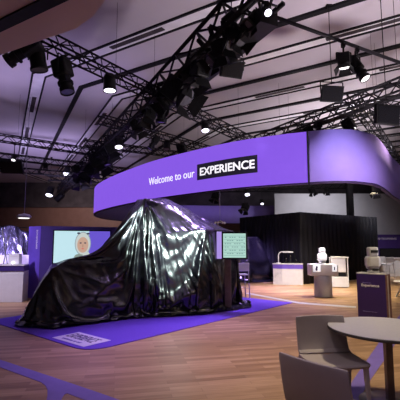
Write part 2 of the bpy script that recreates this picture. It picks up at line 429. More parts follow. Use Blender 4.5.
def band(P, off0, off1, z0, z1, flip=1):
    """vertical band of real thickness along a plan path; off = distance to the left of travel"""
    nm = []
    for i in range(len(P)):
        t = (P[min(i+1, len(P)-1)]-P[max(i-1, 0)]).normalized(); nm.append(V((-t.y, t.x, 0))*flip)
    mb = MB()
    ring = [[mb.bm.verts.new(P[i]+nm[i]*o+V((0, 0, z))) for (o, z) in ((off0, z0), (off1, z0), (off1, z1), (off0, z1))] for i in range(len(P))]
    for a_, b_ in zip(ring, ring[1:]):
        for k in range(4): mb.bm.faces.new((a_[k], a_[(k+1) % 4], b_[(k+1) % 4], b_[k]))
    mb.bm.faces.new(ring[0]); mb.bm.faces.new(list(reversed(ring[-1])))
    return mb
ringo = thing('hanging_sign', 'huge curved violet sign band hung from the trusses over the stand', 'sign', (0, 18, ZT))
# travelling from the seam to the far left: the outside lies to the left of travel... inside = right
def side(P, sgn): return sgn
nled = 5*13+1
ledp = build('led_panel', band(OP[:nled], 0, .05, ZB, ZT, -1), 'led', ringo, True, True); ledp['label'] = 'glowing violet led face'
build('fabric_panel', band(OP[:], .052, .10, ZB, ZT, -1), 'fabric_in', ringo, True, True)['label'] = 'lilac lining on the inside of the ring'
build('fabric_panel', band(OP[nled-1:], 0, .05, ZB, ZT, -1), 'fabric', ringo, True, True)
build('fabric_panel', band(RP, 0, .1, ZB, ZT, 1), 'fabric', ringo, True, True)['label'] = 'unlit violet fabric end of the sign'
build('bottom_rim', band(OP, -.012, .11, ZB-.045, ZB-.001, -1), 'rim', ringo, False, True)
build('bottom_rim', band(RP, -.012, .11, ZB-.045, ZB-.001, 1), 'rim', ringo, False, True)
mb = MB(); mb.box((3.04, 10.65, (ZB+ZT)/2), (.035, .09, ZT-ZB+.02)); build('seam_post', mb, 'black', ringo, world=True)
# arc length parametrisation for the lettering
acc = [0]
for p, q in zip(OP, OP[1:]): acc.append(acc[-1]+(q-p).length)
def on_arc(s, z, out):
    for i in range(len(acc)-1):
        if acc[i+1] >= s: break
    t = (s-acc[i])/(acc[i+1]-acc[i]); p = OP[i].lerp(OP[i+1], t)
    d = (OP[i+1]-OP[i]).normalized(); n = V((-d.y, d.x, 0))
    q = p+n*out                                               # towards the viewer
    return V((q.x, q.y, z))
sgn = 1
pp = on_arc(3, 4, 1)
if (pp - V((0, 0, 4))).length > (on_arc(3, 4, -1)-V((0, 0, 4))).length: sgn = -1
def arc_at_px(x):
    lo, hi = 0, acc[60]
    for _ in range(40):
        m_ = (lo+hi)/2; p = on_arc(m_, 4, 0)
        if projx(p) > x: lo = m_
        else: hi = m_
    return (lo+hi)/2
def arc_text(body, x0, x1, z0, z1, bold, m, par):
    me = text_mesh(body, 1, bold, extrude=.02)
    # subdivide so that it follows the curve
    xs = [v.co.x for v in me.vertices]; ys = [v.co.y for v in me.vertices]
    a0, a1, b0, b1 = min(xs), max(xs), min(ys), max(ys)
    s0, s1 = arc_at_px(x0), arc_at_px(x1)
    for v in me.vertices:
        s_ = s0+(v.co.x-a0)/(a1-a0)*(s1-s0)
        v.co = on_arc(s_, z0+(v.co.y-b0)/(b1-b0)*(z1-z0), sgn*(.016+v.co.z*.3)) - V((0, 18, ZT))
    return link('lettering', me, m, par)
def zrow(x, y):                                              # height on the sign face of a photo point
    p = on_arc(arc_at_px(x), 0, 0); return atD(x, y, p.y).z
s0, s1 = arc_at_px(197.3), arc_at_px(257.5)
nn = 16; zb0, zb1 = zrow(227, 184.5)-.07, zrow(227, 160)-.09
zb0, zb1 = zrow(227, 175.9), zrow(227, 159.2)
mb = MB(); rows = []
for i in range(nn+1):
    s_ = s0+(s1-s0)*i/nn
    rows.append([mb.bm.verts.new(on_arc(s_, z, sgn*o)) for (o, z) in ((.001, zb0), (.014, zb0), (.014, zb1), (.001, zb1))])
for p, q in zip(rows, rows[1:]):
    for k in range(4): mb.bm.faces.new((p[k], p[(k+1) % 4], q[(k+1) % 4], q[k]))
mb.bm.faces.new(rows[0]); mb.bm.faces.new(list(reversed(rows[-1])))
bbx = build('black_box', mb, 'ledblack', ringo, world=True)
hz = zb1-zb0
arc_text('EXPERIENCE', 200.3, 254.8, zb0+hz*.25, zb0+hz*.75, .02, 'white_lit', bbx)
arc_text('Welcome to our', 149.3, 194.6, zb0+hz*.24, zb0+hz*.76, -.004, 'white_lit', ledp)

# ------------------------------------------------------------------ trusses
TR = {}; TRY = {'pipe': (V((0, 1, 0)), .1)}
def truss(key, pa, pb, z, size, label, name='lighting_truss', rad=.024, kind='box', group=None):
    P = onz(pa[0], pa[1], z); Q = onz(pb[0], pb[1], z)
    d = (Q-P); L = d.length; x = d.normalized(); y = V((0, 0, 1)).cross(x).normalized(); up = V((0, 0, 1))
    TR[key] = (P, Q, size); TRY[key] = (y, size if kind == 'box' else .05)
    t = thing(name, label, 'truss', (P+Q)/2)
    if group: t['group'] = group
    h = size/2
    cs = [(h, h), (-h, h), (h, -h), (-h, -h)] if kind == 'box' else [(0, h), (0, -h)]
    for (oy, oz) in cs:
        mb = MB(); mb.tube(P+y*oy+up*oz, Q+y*oy+up*oz, rad, 8); build('chord', mb, 'truss', t, True, True)
    n = max(3, int(L/(size*1.05)))
    faces = [(0, 1), (2, 3), (0, 2), (1, 3)] if kind == 'box' else [(0, 1)]
    mb = MB()
    for (i, j) in faces:
        for k in range(n):
            s0 = cs[i] if k % 2 == 0 else cs[j]; s1 = cs[j] if k % 2 == 0 else cs[i]
            mb.tube(P+x*(L*k/n)+y*s0[0]+up*s0[1], P+x*(L*(k+1)/n)+y*s1[0]+up*s1[1], rad*.6, 5)
    build('lacing', mb, 'truss', t, False, True)
    # suspension cables up to the ceiling
    for f in (.2, .8):
        c = P+x*(L*f)+up*h
        mb = MB(); mb.tube(c, (c.x, c.y, HC-.03), .004, 5); build('suspension_cable', mb, 'truss', t, False, True)
    return t
ZT1 = 5.6
t1 = truss('main', (270, -16), (60, 191), ZT1, .5, 'heavy black box truss running diagonally from top centre to far left, crowded with lamps', rad=.042)
truss('cross', (37, 36), (262, 147), ZT1+.02, .28, 'long black truss crossing from the low soffit to above the sign lettering')
truss('far_a', (100, 119), (216, 152), ZT1, .26, 'black truss behind the sign, just below the long crossing one')
truss('left_a', (-8, 136.5), (104, 154), ZT1, .26, 'nearest of the level trusses at the left edge')
truss('left_b', (-8, 155), (128, 171), ZT1, .26, 'second level truss from the front at the left edge')
truss('left_c', (-8, 168), (140, 180), ZT1, .26, 'third level truss from the front at the left edge')
truss('left_d', (48, 178), (160, 183.5), ZT1, .26, 'short dark truss far back beneath the left ceiling, above wood cladding')
truss('left_e', (58, 186), (150, 188), ZT1, .26, 'lowest and farthest black truss left of the sign band')
truss('mid', (84, 143), (205, 158), ZT1, .24, 'slim black truss seen just over the left half of the sign')
truss('right', (258, 141), (420, 79), ZT1, .34, 'black box truss rising to the right edge over the fabric end of the sign', rad=.034)
truss('right2', (268, 146), (420, 93), ZT1-.1, .24, 'slimmer black truss under the one rising to the right edge')
truss('right_ladder', (352, 97), (402, 168), ZT1+.4, .32, 'black truss receding down behind the right end of the sign')
truss('under', (268, 187), (352, 186), 5.0, .26, 'black truss seen beneath the sign, left of the black pillar')
truss('under2', (196, 190), (280, 189), 5.3, .3, 'far black truss glimpsed under the sign lettering')
P, Q = onz(256, 10, 5.5), onz(405, 64.5, 5.5)
TR['pipe'] = (P, Q, .07)
pp = thing('lighting_pipe', 'straight black pipe across the upper right carrying two spotlights', 'pipe', (P+Q)/2)
mb = MB(); mb.tube(P, Q, .034, 10); build('pipe', mb, 'truss', pp, True, True)
for f in (.04, .93):
    c = P.lerp(Q, f); mb = MB(); mb.tube(c, (c.x, c.y, HC-.03), .005, 6); build('suspension_cable', mb, 'truss', pp, False, True)
# dark cable trough slung under the main truss
P, Q, _ = TR['main']
xd_ = (Q-P).normalized(); A = P+xd_*.2+V((0, 0, -.36)); B = P+xd_*4.0+V((0, 0, -.36))
tr = thing('cable_trough', 'solid black cable trough slung beneath the near end of the diagonal truss', 'cable trough', (A+B)/2)
mb = MB(); mb.beam(A+V((.12, .1, 0)), B+V((.12, .1, 0)), .34, .26); build('trough', mb, 'lampblack', tr, False, True)
mb = MB()
for f in (.05, .35, .65, .95):
    c = A.lerp(B, f); mb.tube(c+V((.12, .1, .1)), c+V((0, 0, .2)), .012, 6)
build('hanger_strap', mb, 'truss', tr, False, True)
# loose cables coiled along the main truss
y_ = V((0, 0, 1)).cross(xd_)
for i, (s0, s1, lab) in enumerate(((1.0, 6.5, 'looped black cable bundle along the near diagonal truss'), (9, 14, 'looped black cable bundle along the middle of the diagonal truss'), (15.5, 21, 'looped black cable bundle at the far end of the diagonal truss'))):
    ps = []
    n = 56
    for k in range(n+1):
        s_ = s0+(s1-s0)*k/n
        ps.append(P+xd_*s_+y_*(.22*math.sin(k*1.3+i))+V((0, 0, .16-.42*abs(math.sin(k*.55+i)))))
    mb = MB(); mb.path(ps, .05, 6); tag(build('cable_bundle', mb, 'truss'), lab, 'cable')

# ------------------------------------------------------------------ lamps
def on_truss(key, x):
    P, Q, s = TR[key]; lo, hi = 0., 1.
    sx = projx(Q) > projx(P)
    for _ in range(40):
        m_ = (lo+hi)/2
        if (projx(P.lerp(Q, m_)) < x) == sx: lo = m_
        else: hi = m_
    c = P.lerp(Q, lo); return V((c.x, c.y, c.z-s/2))
def lamp(kind, px, py, truss_key=None, D=None, size=.3, aim=(0, 0, -1), lit=None, label='', name=None, drop_to=None, pivot=None):
    """kind: can / profile / panel / barn.  (px,py) photo position of the housing centre."""
    if truss_key:
        top = on_truss(truss_key, px); c = atD(px, py, top.y)
        if c.z > top.z-size*.3: c.z = top.z-size*.3
        c.x = top.x
    else:
        c = atD(px, py, D); top = V((c.x, c.y, (drop_to if drop_to is not None else HC)-.025))
    aim = V(aim).normalized()
    t = thing(name or {'can': 'par_can', 'profile': 'profile_spotlight', 'panel': 'panel_light', 'barn': 'fresnel_spotlight'}[kind], label, 'stage light', c)
    up = V((0, 0, 1))
    q = (-aim).to_track_quat('Z', 'Y').to_matrix().to_4x4()
    L = size
    hx = (aim.cross(up)).normalized() if abs(aim.z) < .98 else V((1, 0, 0))
    if kind == 'can':
        r = L*.36
        mb = MB(); mb.lathe([(r*.45, L*.55), (r*.8, L*.5), (r, L*.3), (r, -L*.35), (r*1.1, -L*.38), (r*1.1, -L*.5), (r*.98, -L*.5), (r*.95, -L*.44)], 20, q); hs = build('housing', mb, 'lampblack', t, True)
        mb = MB(); mb.lathe([(r*.94, -L*.45), (r*.94, -L*.47)], 20, q); build('lens', mb, lit or 'lens', hs)
        wy = r*1.22
    elif kind == 'profile':
        r = L*.2
        mb = MB(); mb.box((0, 0, L*.22), (r*2, r*2.1, L*.5), q, r*.25); mb.lathe([(r*.8, L*.05), (r*.72, -L*.36), (r*.95, -L*.38), (r*.95, -L*.5), (r*.84, -L*.5), (r*.8, -L*.45)], 16, q); hs = build('housing', mb, 'lampblack', t)
        mb = MB(); mb.lathe([(r*.79, -L*.455), (r*.79, -L*.475)], 16, q); build('lens', mb, lit or 'lens', hs)
        mb = MB(); mb.lathe([(r*1.02, -L*.2), (r*1.02, -L*.25)], 16, q); build('focus_ring', mb, 'truss', hs)
        wy = r*1.25
    elif kind == 'panel':
        mb = MB(); mb.box((0, 0, 0), (L, L*.72, L*.18), q, L*.02); hs = build('housing', mb, 'lampblack', t)
        mb = MB(); mb.box((0, 0, -L*.095), (L*.9, L*.6, L*.02), q); build('lens', mb, lit or 'screen_black', hs)
        mb = MB()
        for k in range(6): mb.box((-L*.4+L*.16*k, 0, L*.1), (L*.03, L*.6, L*.04), q)
        build('cooling_fins', mb, 'truss', hs)
        wy = L*.53
        hx = (q @ V((1, 0, 0)))
    else:
        r = L*.33
        mb = MB(); mb.box((0, 0, L*.12), (r*2, r*2, L*.7), q, r*.2); mb.lathe([(r*.95, -L*.2), (r*.95, -L*.3)], 18, q); hs = build('housing', mb, 'lampblack', t)
        mb = MB(); mb.lathe([(r*.85, -L*.28), (r*.85, -L*.31)], 18, q); build('lens', mb, lit or 'lens', hs)
        for (sx, sy) in ((1, 0), (-1, 0), (0, 1), (0, -1)):
            mb = MB(); bx = V((sx, sy, 0))*r*.95; wv = V((-sy, sx, 0))
            p0 = q @ (bx+wv*r*.8+V((0, 0, -L*.3))); p1 = q @ (bx-wv*r*.8+V((0, 0, -L*.3)))
            p2 = q @ (bx*1.6-wv*r*1.15+V((0, 0, -L*.62))); p3 = q @ (bx*1.6+wv*r*1.15+V((0, 0, -L*.62)))
            n_ = (p1-p0).cross(p2-p0).normalized()*.004
            vs = [mb.bm.verts.new(p_+n_) for p_ in (p0, p1, p2, p3)]+[mb.bm.verts.new(p_-n_) for p_ in (p0, p1, p2, p3)]
            mb.bm.faces.new(vs[:4]); mb.bm.faces.new(list(reversed(vs[4:])))
            for k in range(4): mb.bm.faces.new((vs[k], vs[4+k], vs[4+(k+1) % 4], vs[(k+1) % 4]))
            build('barn_door', mb, 'lampblack', hs)
        wy = r*1.25
    # yoke: two arms and a bridge, then a clamp up to the truss
    gap = max(.02, top.z-c.z)
    yh = min(max(L*.55, .12), max(gap-.02, .06))
    hx = V((hx.x, hx.y, 0)).normalized() if V((hx.x, hx.y, 0)).length > .1 else V((1, 0, 0))
    mb = MB()
    for s_ in (1, -1): mb.beam(hx*wy*s_, hx*wy*s_+up*yh, .03, .012) if False else mb.tube(hx*wy*s_, hx*wy*s_+up*yh, .014, 6)
    mb.tube(hx*wy+up*yh, -hx*wy+up*yh, .014, 6); build('yoke', mb, 'lampblack', t)
    mb = MB(); mb.tube(up*yh, up*(gap+.02), .018 if gap < 1 else .01, 8); mb.box(up*(gap-.03), (.07, .07, .09))
    if truss_key: mb.tube(up*(gap+.0)-TRY[truss_key][0]*(TRY[truss_key][1]/2+.03), up*(gap+.0)+TRY[truss_key][0]*(TRY[truss_key][1]/2+.03), .02, 6)
    else: mb.box(up*(gap+.012), (.14, .14, .024))
    build('clamp', mb, 'lampblack', t)
    return t

lamp('profile', 23, 51, 'cross', size=.52, aim=(-.75, -.2, -.5), label='dark spotlight at the left end of the long crossing truss, pointing left') if False else None
lamp('profile', 24, 51, None, 7.0, .75, (-.9, .1, -.55), None, 'dark spotlight beside the low soffit, aimed out to the left', drop_to=5.5)
lamp('can', 39, 60, 'cross', size=.42, aim=(.15, .1, -1), label='dark can light hanging straight down beside the low soffit')
lamp('profile', 65, 76, 'cross', size=.78, aim=(.28, -.1, -1), label='long dark spotlight hanging steeply under the crossing truss at upper left')
lamp('can', 110, 83, 'cross', size=.4, aim=(.05, -.05, -1), lit='glow', label='lit can light pointing down from the crossing truss, upper left')
lamp('barn', 170, 47, 'main', size=.42, aim=(-.6, -.3, .3), label='small dark fresnel turned left above the big barn door lamps') 
lamp('barn', 180, 84, 'main', size=.78, aim=(.62, -.35, -.6), label='largest dark lamp with open barn doors beneath the diagonal truss')
lamp('profile', 162, 92, 'main', size=.78, aim=(-.05, .1, -1), label='long dark spotlight hanging left of the big barn door lamp')
lamp('barn', 168, 74, 'main', size=.55, aim=(-.5, -.2, -.55), label='dark fresnel tucked behind the big barn door lamp')
lamp('can', 208, 62, 'main', size=.2, aim=(.5, -.5, -.5), lit='glow_soft', label='tiny pale lamp under the diagonal truss left of the flat panel light')
lamp('panel', 232, 69, None, 7.4, .47, (.25, -.8, -.55), None, 'flat black panel light right of the diagonal truss near top centre', drop_to=HC)
lamp('can', 266, 11, 'main', size=.17, aim=(.2, -.55, -.7), lit='glow', label='lit lamp at the near top end of the diagonal truss')
lamp('barn', 200, 42, 'main', size=.5, aim=(-.2, .3, -1), label='dark fresnel under the diagonal truss halfway to the top edge')
lamp('barn', 222, 30, 'main', size=.45, aim=(.3, .4, -1), label='dark fresnel under the diagonal truss near the top edge')
lamp('barn', 238, 22, 'main', size=.42, aim=(.5, -.4, -.8), label='dark fresnel beside the cable trough at top centre')
for (px, py, sz, am, lb) in ((192, 58, .5, (.3, -.2, -1), 'dark fresnel between the big barn door lamp and the halfway one'), (214, 50, .42, (-.5, -.3, -.8), 'dark fresnel over the tiny pale lamp on the diagonal truss'),
                             (150, 86, .5, (-.3, -.1, -1), 'dark fresnel where the crossing truss meets the diagonal truss'), (230, 36, .36, (.2, -.5, -.7), 'dark fresnel left of the cable trough'), (252, 14, .3, (-.5, -.2, -.8), 'dark fresnel beside the lit lamp at the top'),
                             (138, 106, .5, (.4, -.1, -1), 'dark fresnel just below the truss crossing'), (112, 138, .6, (.5, .1, -1), 'dark fresnel left of the sign, under the bright round lamp'), (80, 160, .8, (.2, -.1, -1), 'dark fresnel left of the sign in the far lamp cluster')):
    lamp('barn', px, py, 'main', size=sz, aim=am, label=lb)
lamp('can', 119, 124, 'main', size=.4, aim=(.12, -.35, -1), lit='glow', label='bright round lamp under the middle of the diagonal truss, left of the sign')
lamp('barn', 108, 121, 'main', size=.55, aim=(-.5, .1, -1), label='dark lamp left of the bright round lamp on the diagonal truss')
lamp('barn', 100, 149, 'main', size=.85, aim=(.4, -.1, -.8), label='black lamp cluster piece over the far left of the sign')
lamp('barn', 90, 153, 'main', size=.8, aim=(-.5, -.1, -.8), label='black lamp left of the cluster over the far end of the sign')
lamp('profile', 106, 153, 'mid', size=.9, aim=(.3, -.1, -1), label='dark spotlight over the far left end of the sign')
lamp('can', 67, 171, None, 24, .55, (.1, -.5, -.7), 'glow', 'small lit lamp far left, at the end of the level trusses', drop_to=HC)
lamp('can', 59, 185, 'main', size=.7, aim=(-.6, .1, -.5), label='dark can light at the far end of the diagonal truss')
lamp('can', 50, 191.5, None, 26, .65, (0, -.5, -1), 'glow', 'lit lamp low at far left in front of the wood cladding', drop_to=HC)
lamp('can', 205, 123, 'cross', size=.36, aim=(.08, -.35, -1), lit='glow', label='bright lamp on the crossing truss above the black lettering box')
lamp('profile', 154, 141, 'far_a', size=.6, aim=(-.5, -.1, -.8), label='small dark spotlight over the word Welcome')
lamp('barn', 182, 138, 'far_a', size=.5, aim=(.3, -.1, -1), label='small dark fresnel over the middle of the sign')
lamp('can', 167, 145, 'far_a', size=.36, aim=(0, -.1, -1), label='little dark can between two small spotlights over the sign')
lamp('barn', 343, 62, 'pipe', size=.34, aim=(-.05, -.1, -1), lit='glow_soft', label='black fresnel on the right pipe, lit pale at its lower edge')
lamp('profile', 357, 69, 'pipe', size=.56, aim=(.42, -.35, -1), lit='glow_soft', label='long black spotlight tilted right on the right pipe')
lamp('panel', 332, 94, None, 9.0, .54, (.1, -.85, -.35), None, 'flat black panel light over the fabric end of the sign', drop_to=HC)
lamp('panel', 387, 115, None, 8.6, .64, (.25, -.9, -.1), None, 'biggest flat black panel light near the right edge', drop_to=HC)
lamp('barn', 305, 117, 'right', size=.5, aim=(-.5, -.2, -.4), label='dark fresnel directly above the sign seam')
lamp('profile', 318, 115, 'right', size=.5, aim=(.2, .1, -1), label='dark spotlight right of the sign seam')
lamp('barn', 349, 118, 'right2', size=.5, aim=(.3, -.3, -1), lit='glow_soft', label='lamp with pale lit lens just above the fabric end of the sign')
lamp('barn', 376, 191, None, 11.6, .3, (-.25, -.3, -1), None, 'black lamp hanging under the right curve of the sign', drop_to=3.6)
lamp('barn', 245, 208, None, 18, .42, (-.4, -.4, -.8), None, 'black lamp hanging in the gap under the sign lettering', drop_to=5.0)
lamp('can', 247, 192, None, 22, .42, (0, -.6, -1), 'glow', 'bright lamp seen under the sign below the last letters', drop_to=HC)
lamp('can', 262, 202, None, 24, .3, (0, -.6, -1), 'glow', 'small bright lamp above the left of the curtain enclosure', drop_to=HC)
lamp('barn', 215, 197, 'under2', size=.6, aim=(-.3, -.3, -1), label='dark lamp far under the sign, left of the thin pendant')
lamp('barn', 312, 190, 'under', size=.45, aim=(.2, -.3, -1), label='dark lamp on the truss under the sign seam')
lamp('barn', 327, 190, 'under', size=.4, aim=(-.2, -.3, -1), label='dark lamp on the truss left of the black pillar')
lamp('panel', 12, 166, 'left_b', size=1.0, aim=(.1, -.7, -.7), label='flat black panel light among the level trusses at the left edge')
lamp('can', 15, 158, 'left_a', size=.22, aim=(0, -.5, -1), lit='glow_soft', label='tiny pale lit lamp between the level trusses, far left')
lamp('barn', 76, 167, 'left_b', size=.5, aim=(.2, -.2, -1), label='dark lamp on the second level truss beside the diagonal one')
lamp('can', 46, 166, 'left_b', size=.3, aim=(0, -.2, -1), label='small dark can on the second level truss')

# thin hanging pendants
def pendant(px, py, D, ztop, label, kind):
    c = atD(px, py, D)
    t = thing('pendant', label, 'pendant', c)
    mb = MB(); mb.tube((0, 0, .05), (0, 0, ztop-c.z), .012, 6); build('suspension_wire', mb, 'wire', t)
    if kind == 'disc':
        mb = MB(); mb.lathe([(.02, .12), (.2, .08), (.28, 0), (.26, -.05), (.1, -.07)], 20); build('shade', mb, 'whitep', t, True)
        mb = MB(); mb.lathe([(.2, -.06), (.2, -.075)], 20); build('added_glow_disc', mb, 'glow_soft', t)  # glowing disc added to brighten the pale pendant
    else:
        mb = MB(); mb.lathe([(.02, .06), (.09, .04), (.1, 0), (.06, -.03)], 16); build('body', mb, 'whitep', t, True)
        for k in range(4):
            an = k*math.pi/2+.4; mb = MB(); mb.tube((0, 0, .02), (.2*math.cos(an), .2*math.sin(an), -.01), .016, 6); mb.ball((.2*math.cos(an), .2*math.sin(an), -.03), .045)
            build('arm', mb, 'whitep', t)
pendant(24, 216.5, 15, HC, 'pale oval pendant on a long wire in front of the wood cladding', 'disc')
pendant(220, 222, 15, 5.4, 'small white pendant with four short arms hanging above the monitor stand', 'arms')
mb = MB(); mb.tube(onz(124, 207, 3.2), onz(124, 207, 3.2)+V((0, 0, -.02)), .01); mb.bm.free()

# black pillar under the right of the sign
p = atD(352, 250, 22); mb = MB(); mb.box((p.x, p.y, 2.6), (.32, .32, 5.2)); mb.box((p.x, p.y, .03), (.6, .6, .06)); mb.box((p.x, p.y, 5.2), (.42, .42, .1))
tag(build('black_pillar', mb, 'black'), 'black square pillar rising behind the curtain enclosure', 'pillar')

# ------------------------------------------------------------------ black curtain enclosure
K = onz(302, 284.5); Lf = V((1.95, 18.9, 0)); Rt = V((8.55, 18.6, 0)); Bk = Lf+(Rt-K)
en = thing('curtain_enclosure', 'big box of black stage curtain at the back right of the violet carpet', 'curtain', K)
def curtain_wall(P, Q, h, amp=.05, wl=.28, seed=0, res=.05):
    L = (Q-P).length; x = (Q-P)/L; n = V((x.y, -x.x, 0)); k = int(L/res)
    mb = MB(); rows = []; zs = [0.01, h*.33, h*.66, h]
    for i in range(k+1):
        s_ = L*i/k; ph = s_/wl*2*math.pi + 2*noise.noise(V((s_*.7, seed, 0)))
        edge = min(1, s_/.3, (L-s_)/.3)
        rows.append([mb.bm.verts.new(P+x*s_+n*(amp*edge*(.5+.5*math.sin(ph+.3*zi))*(1.15-.5*z/h))+V((0, 0, z))) for zi, z in enumerate(zs)]
                    + [mb.bm.verts.new(P+x*s_-n*.04+V((0, 0, z))) for z in reversed(zs)])
    m_ = len(rows[0])
    for p_, q_ in zip(rows, rows[1:]):
        for j in range(m_): mb.bm.faces.new((p_[j], p_[(j+1) % m_], q_[(j+1) % m_], q_[j]))
    mb.bm.faces.new(rows[0]); mb.bm.faces.new(list(reversed(rows[-1])))
    return mb
HCu = atD(302, 212, K.y).z
build('curtain', curtain_wall(Lf, K, HCu, seed=1), 'curtain', en, True, True)
build('curtain', curtain_wall(K, Rt, HCu, seed=2), 'curtain', en, True, True)
build('curtain', curtain_wall(Rt, Bk, HCu, seed=3), 'curtain', en, True, True)
build('curtain', curtain_wall(Bk, Lf, HCu, seed=4), 'curtain', en, True, True)
mb = MB(); mb.prism([(q.x, q.y) for q in (K.lerp(Bk, .02), Rt.lerp(Lf, .02), Bk.lerp(K, .02), Lf.lerp(Rt, .02))], HCu-.12, HCu-.06); build('roof_cloth', mb, 'curtain', en, False, True)

# ------------------------------------------------------------------ left booth: counter, wall, television
bw = thing('booth_wall', 'tall violet booth wall carrying the television, left of the draped vehicle', 'booth wall', (-4.6, 11.3, 0))
ca = onz(38, 299.5); cb = atD(28.3, 250, ca.y+.4); cb.z = 0
fdir = V((.93, .37, 0)).normalized()
HB = atD(38, 226, ca.y).z
cc = ca+fdir*3.4; cd = cb+fdir*3.4
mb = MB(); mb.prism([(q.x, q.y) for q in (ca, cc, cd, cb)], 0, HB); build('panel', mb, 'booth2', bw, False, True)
sn = V((ca.y-cb.y, -(ca.x-cb.x), 0)).normalized()
if sn.x > 0: sn = -sn
mb = MB(); ee = sn*.004
mb.prism([(q.x, q.y) for q in (ca+ee, cb+ee, cb+ee*3, ca+ee*3)], 0, HB); build('side_face', mb, 'booth', bw, False, True)['label'] = 'violet end face coloured in its lit tone'  # light falling on the end face put into its colour
sx = (ca-cb).normalized()
fit_text('lettering', 'EXPERIENCE', 'letters', bw, ca-sx*.15+ee*3+V((0, 0, 1.45)), V((0, 0, 1)), -sx, .55, .07, .01)
# television on its front
fn = V((fdir.y, -fdir.x, 0))
def on_plane(px, py, P0, n):
    d = ray(px, py); t = (P0-V((0, 0, EYE))).dot(n)/d.dot(n); return V((0, 0, EYE))+d*t
P0 = ca+fn*.05
tl = on_plane(54.5, 230.8, P0, fn); bl = on_plane(53, 263, P0, fn)
tw = 1.62; th = tl.z-bl.z
tv = thing('television', 'wide flat television showing a white hooded face, mounted on the violet booth wall', 'television', V((tl.x, tl.y, bl.z)))
def tvp(u, v, o): return V((tl.x, tl.y, bl.z))+fdir*(u*tw)+V((0, 0, v*th))+fn*o
def tvquad(u0, v0, u1, v1, o0, o1):
    mb = MB(); r = [tvp(u0, v0, o0), tvp(u1, v0, o0), tvp(u1, v1, o0), tvp(u0, v1, o0)]; r2 = [tvp(u0, v0, o1), tvp(u1, v0, o1), tvp(u1, v1, o1), tvp(u0, v1, o1)]
    a_ = [mb.bm.verts.new(k) for k in r]; b_ = [mb.bm.verts.new(k) for k in r2]
    mb.bm.faces.new(a_); mb.bm.faces.new(list(reversed(b_)))
    for k in range(4): mb.bm.faces.new((a_[k], b_[k], b_[(k+1) % 4], a_[(k+1) % 4]))
    return mb
def emat(name, c, s=1): return mat(name, tuple(k*.1 for k in c), .5, emit=c, es=s, var=.05)
build('frame', tvquad(-.02, -.035, 1.02, 1.035, -.05, -.004), 'screen_black', tv, False, True)
build('screen', tvquad(0, 0, 1, 1, -.004, .001), emat('tv_pale', srgb(196, 232, 240), .95), tv, False, True)
build('screen_image', tvquad(.615, 0, 1, 1, .001, .003), emat('tv_violet', srgb(105, 85, 205)), tv, False, True)
def tvdisc(u, v, ru, rv, o, m, name='screen_image', n=24):
    mb = MB(); c1 = []; c2 = []
    for i in range(n):
        an = 2*math.pi*i/n; c1.append(mb.bm.verts.new(tvp(u+ru*math.cos(an), v+rv*math.sin(an), o))); c2.append(mb.bm.verts.new(tvp(u+ru*math.cos(an), v+rv*math.sin(an), o+.002)))
    mb.bm.faces.new(c1); mb.bm.faces.new(list(reversed(c2)))
    for i in range(n): mb.bm.faces.new((c1[i], c2[i], c2[(i+1) % n], c1[(i+1) % n]))
    build(name, mb, m, tv, False, True)
hood = emat('tv_hood', srgb(196, 204, 200)); skin = emat('tv_skin', srgb(196, 160, 140)); dk = emat('tv_dark', srgb(60, 60, 80)); lip = emat('tv_lip', srgb(205, 110, 105)); teal = emat('tv_teal', srgb(135, 150, 140))
tvdisc(.505, .6, .145, .38, .0025, emat('tv_outline', srgb(150, 168, 176))); tvdisc(.505, .6, .13, .35, .0035, hood); tvdisc(.455, .16, .1, .12, .003, teal); tvdisc(.575, .2, .07, .14, .0033, hood)  # larger grey disc behind the hood gives its outline
tvdisc(.505, .56, .10, .25, .006, skin); tvdisc(.465, .62, .02, .022, .009, dk); tvdisc(.545, .62, .02, .022, .009, dk)
tvdisc(.505, .44, .022, .022, .009, lip); tvdisc(.425, .93, .03, .03, .006, dk); tvdisc(.595, .92, .03, .03, .006, dk); tvdisc(.505, .53, .012, .05, .009, emat('tv_nose', srgb(180, 140, 120)))
# counter
kr = onz(26.8, 300.5); kl = kr+V((-3.2, -.15, 0)); zt = atD(27, 264, kr.y).z
ct = thing('reception_counter', 'white counter with a dark violet top band at the left edge', 'counter', kr)
back = V((-.05, .16, 0)); kl = kl-V((0, .3, 0)); kr = kr-V((0, .3, 0)); back = V((-.05, .45, 0))
mb = MB(); mb.prism([(q.x, q.y) for q in (kl, kr, kr+back, kl+back)], 0, zt-.18); build('body', mb, 'white', ct, False, True)
mb = MB(); e = V((.02, -.02, 0)); mb.prism([(q.x, q.y) for q in (kl+V((0, -.03, 0)), kr+e, kr+back, kl+back)], zt-.18, zt-.03); build('front_band', mb, 'totem', ct, False, True)
mb = MB(); mb.prism([(q.x, q.y) for q in (kl+V((0, -.05, 0)), kr+V((.03, -.04, 0)), kr+back, kl+back)], zt-.03, zt); build('worktop', mb, 'white', ct, False, True)
# back light rail on the counter
mb = MB(); q = kl+back; mb.prism([(kl.x, kl.y+.40), (kr.x-.06, kr.y+.40), (kr.x-.06, kr.y+.44), (kl.x, kl.y+.44)], zt, zt+.25)
tag(build('light_rail', mb, 'lavglow'), 'low lavender lit board along the back of the left counter', 'light')
w0 = atD(15.5, 258, kr.y+.2); bx = thing('white_box', 'small white box standing on the left counter', 'box', (w0.x, w0.y, zt))
mb = MB(); mb.box((0, 0, .14), (.3, .2, .28), bevel=.012); build('case', mb, 'whitep', bx)
mb = MB(); mb.box((0, -.102, .22), (.24, .006, .03)); mb.box((0, 0, .29), (.32, .22, .02), bevel=.006); build('lid', mb, 'white', bx)
w0 = atD(13, 262, kr.y+.06); cl = thing('counter_lamp', 'tiny glowing lamp on the left counter before the white box', 'lamp', (w0.x, w0.y, zt))
mb = MB(); mb.lathe([(.035, 0), (.035, .02)], 14); build('base', mb, 'whitep', cl)
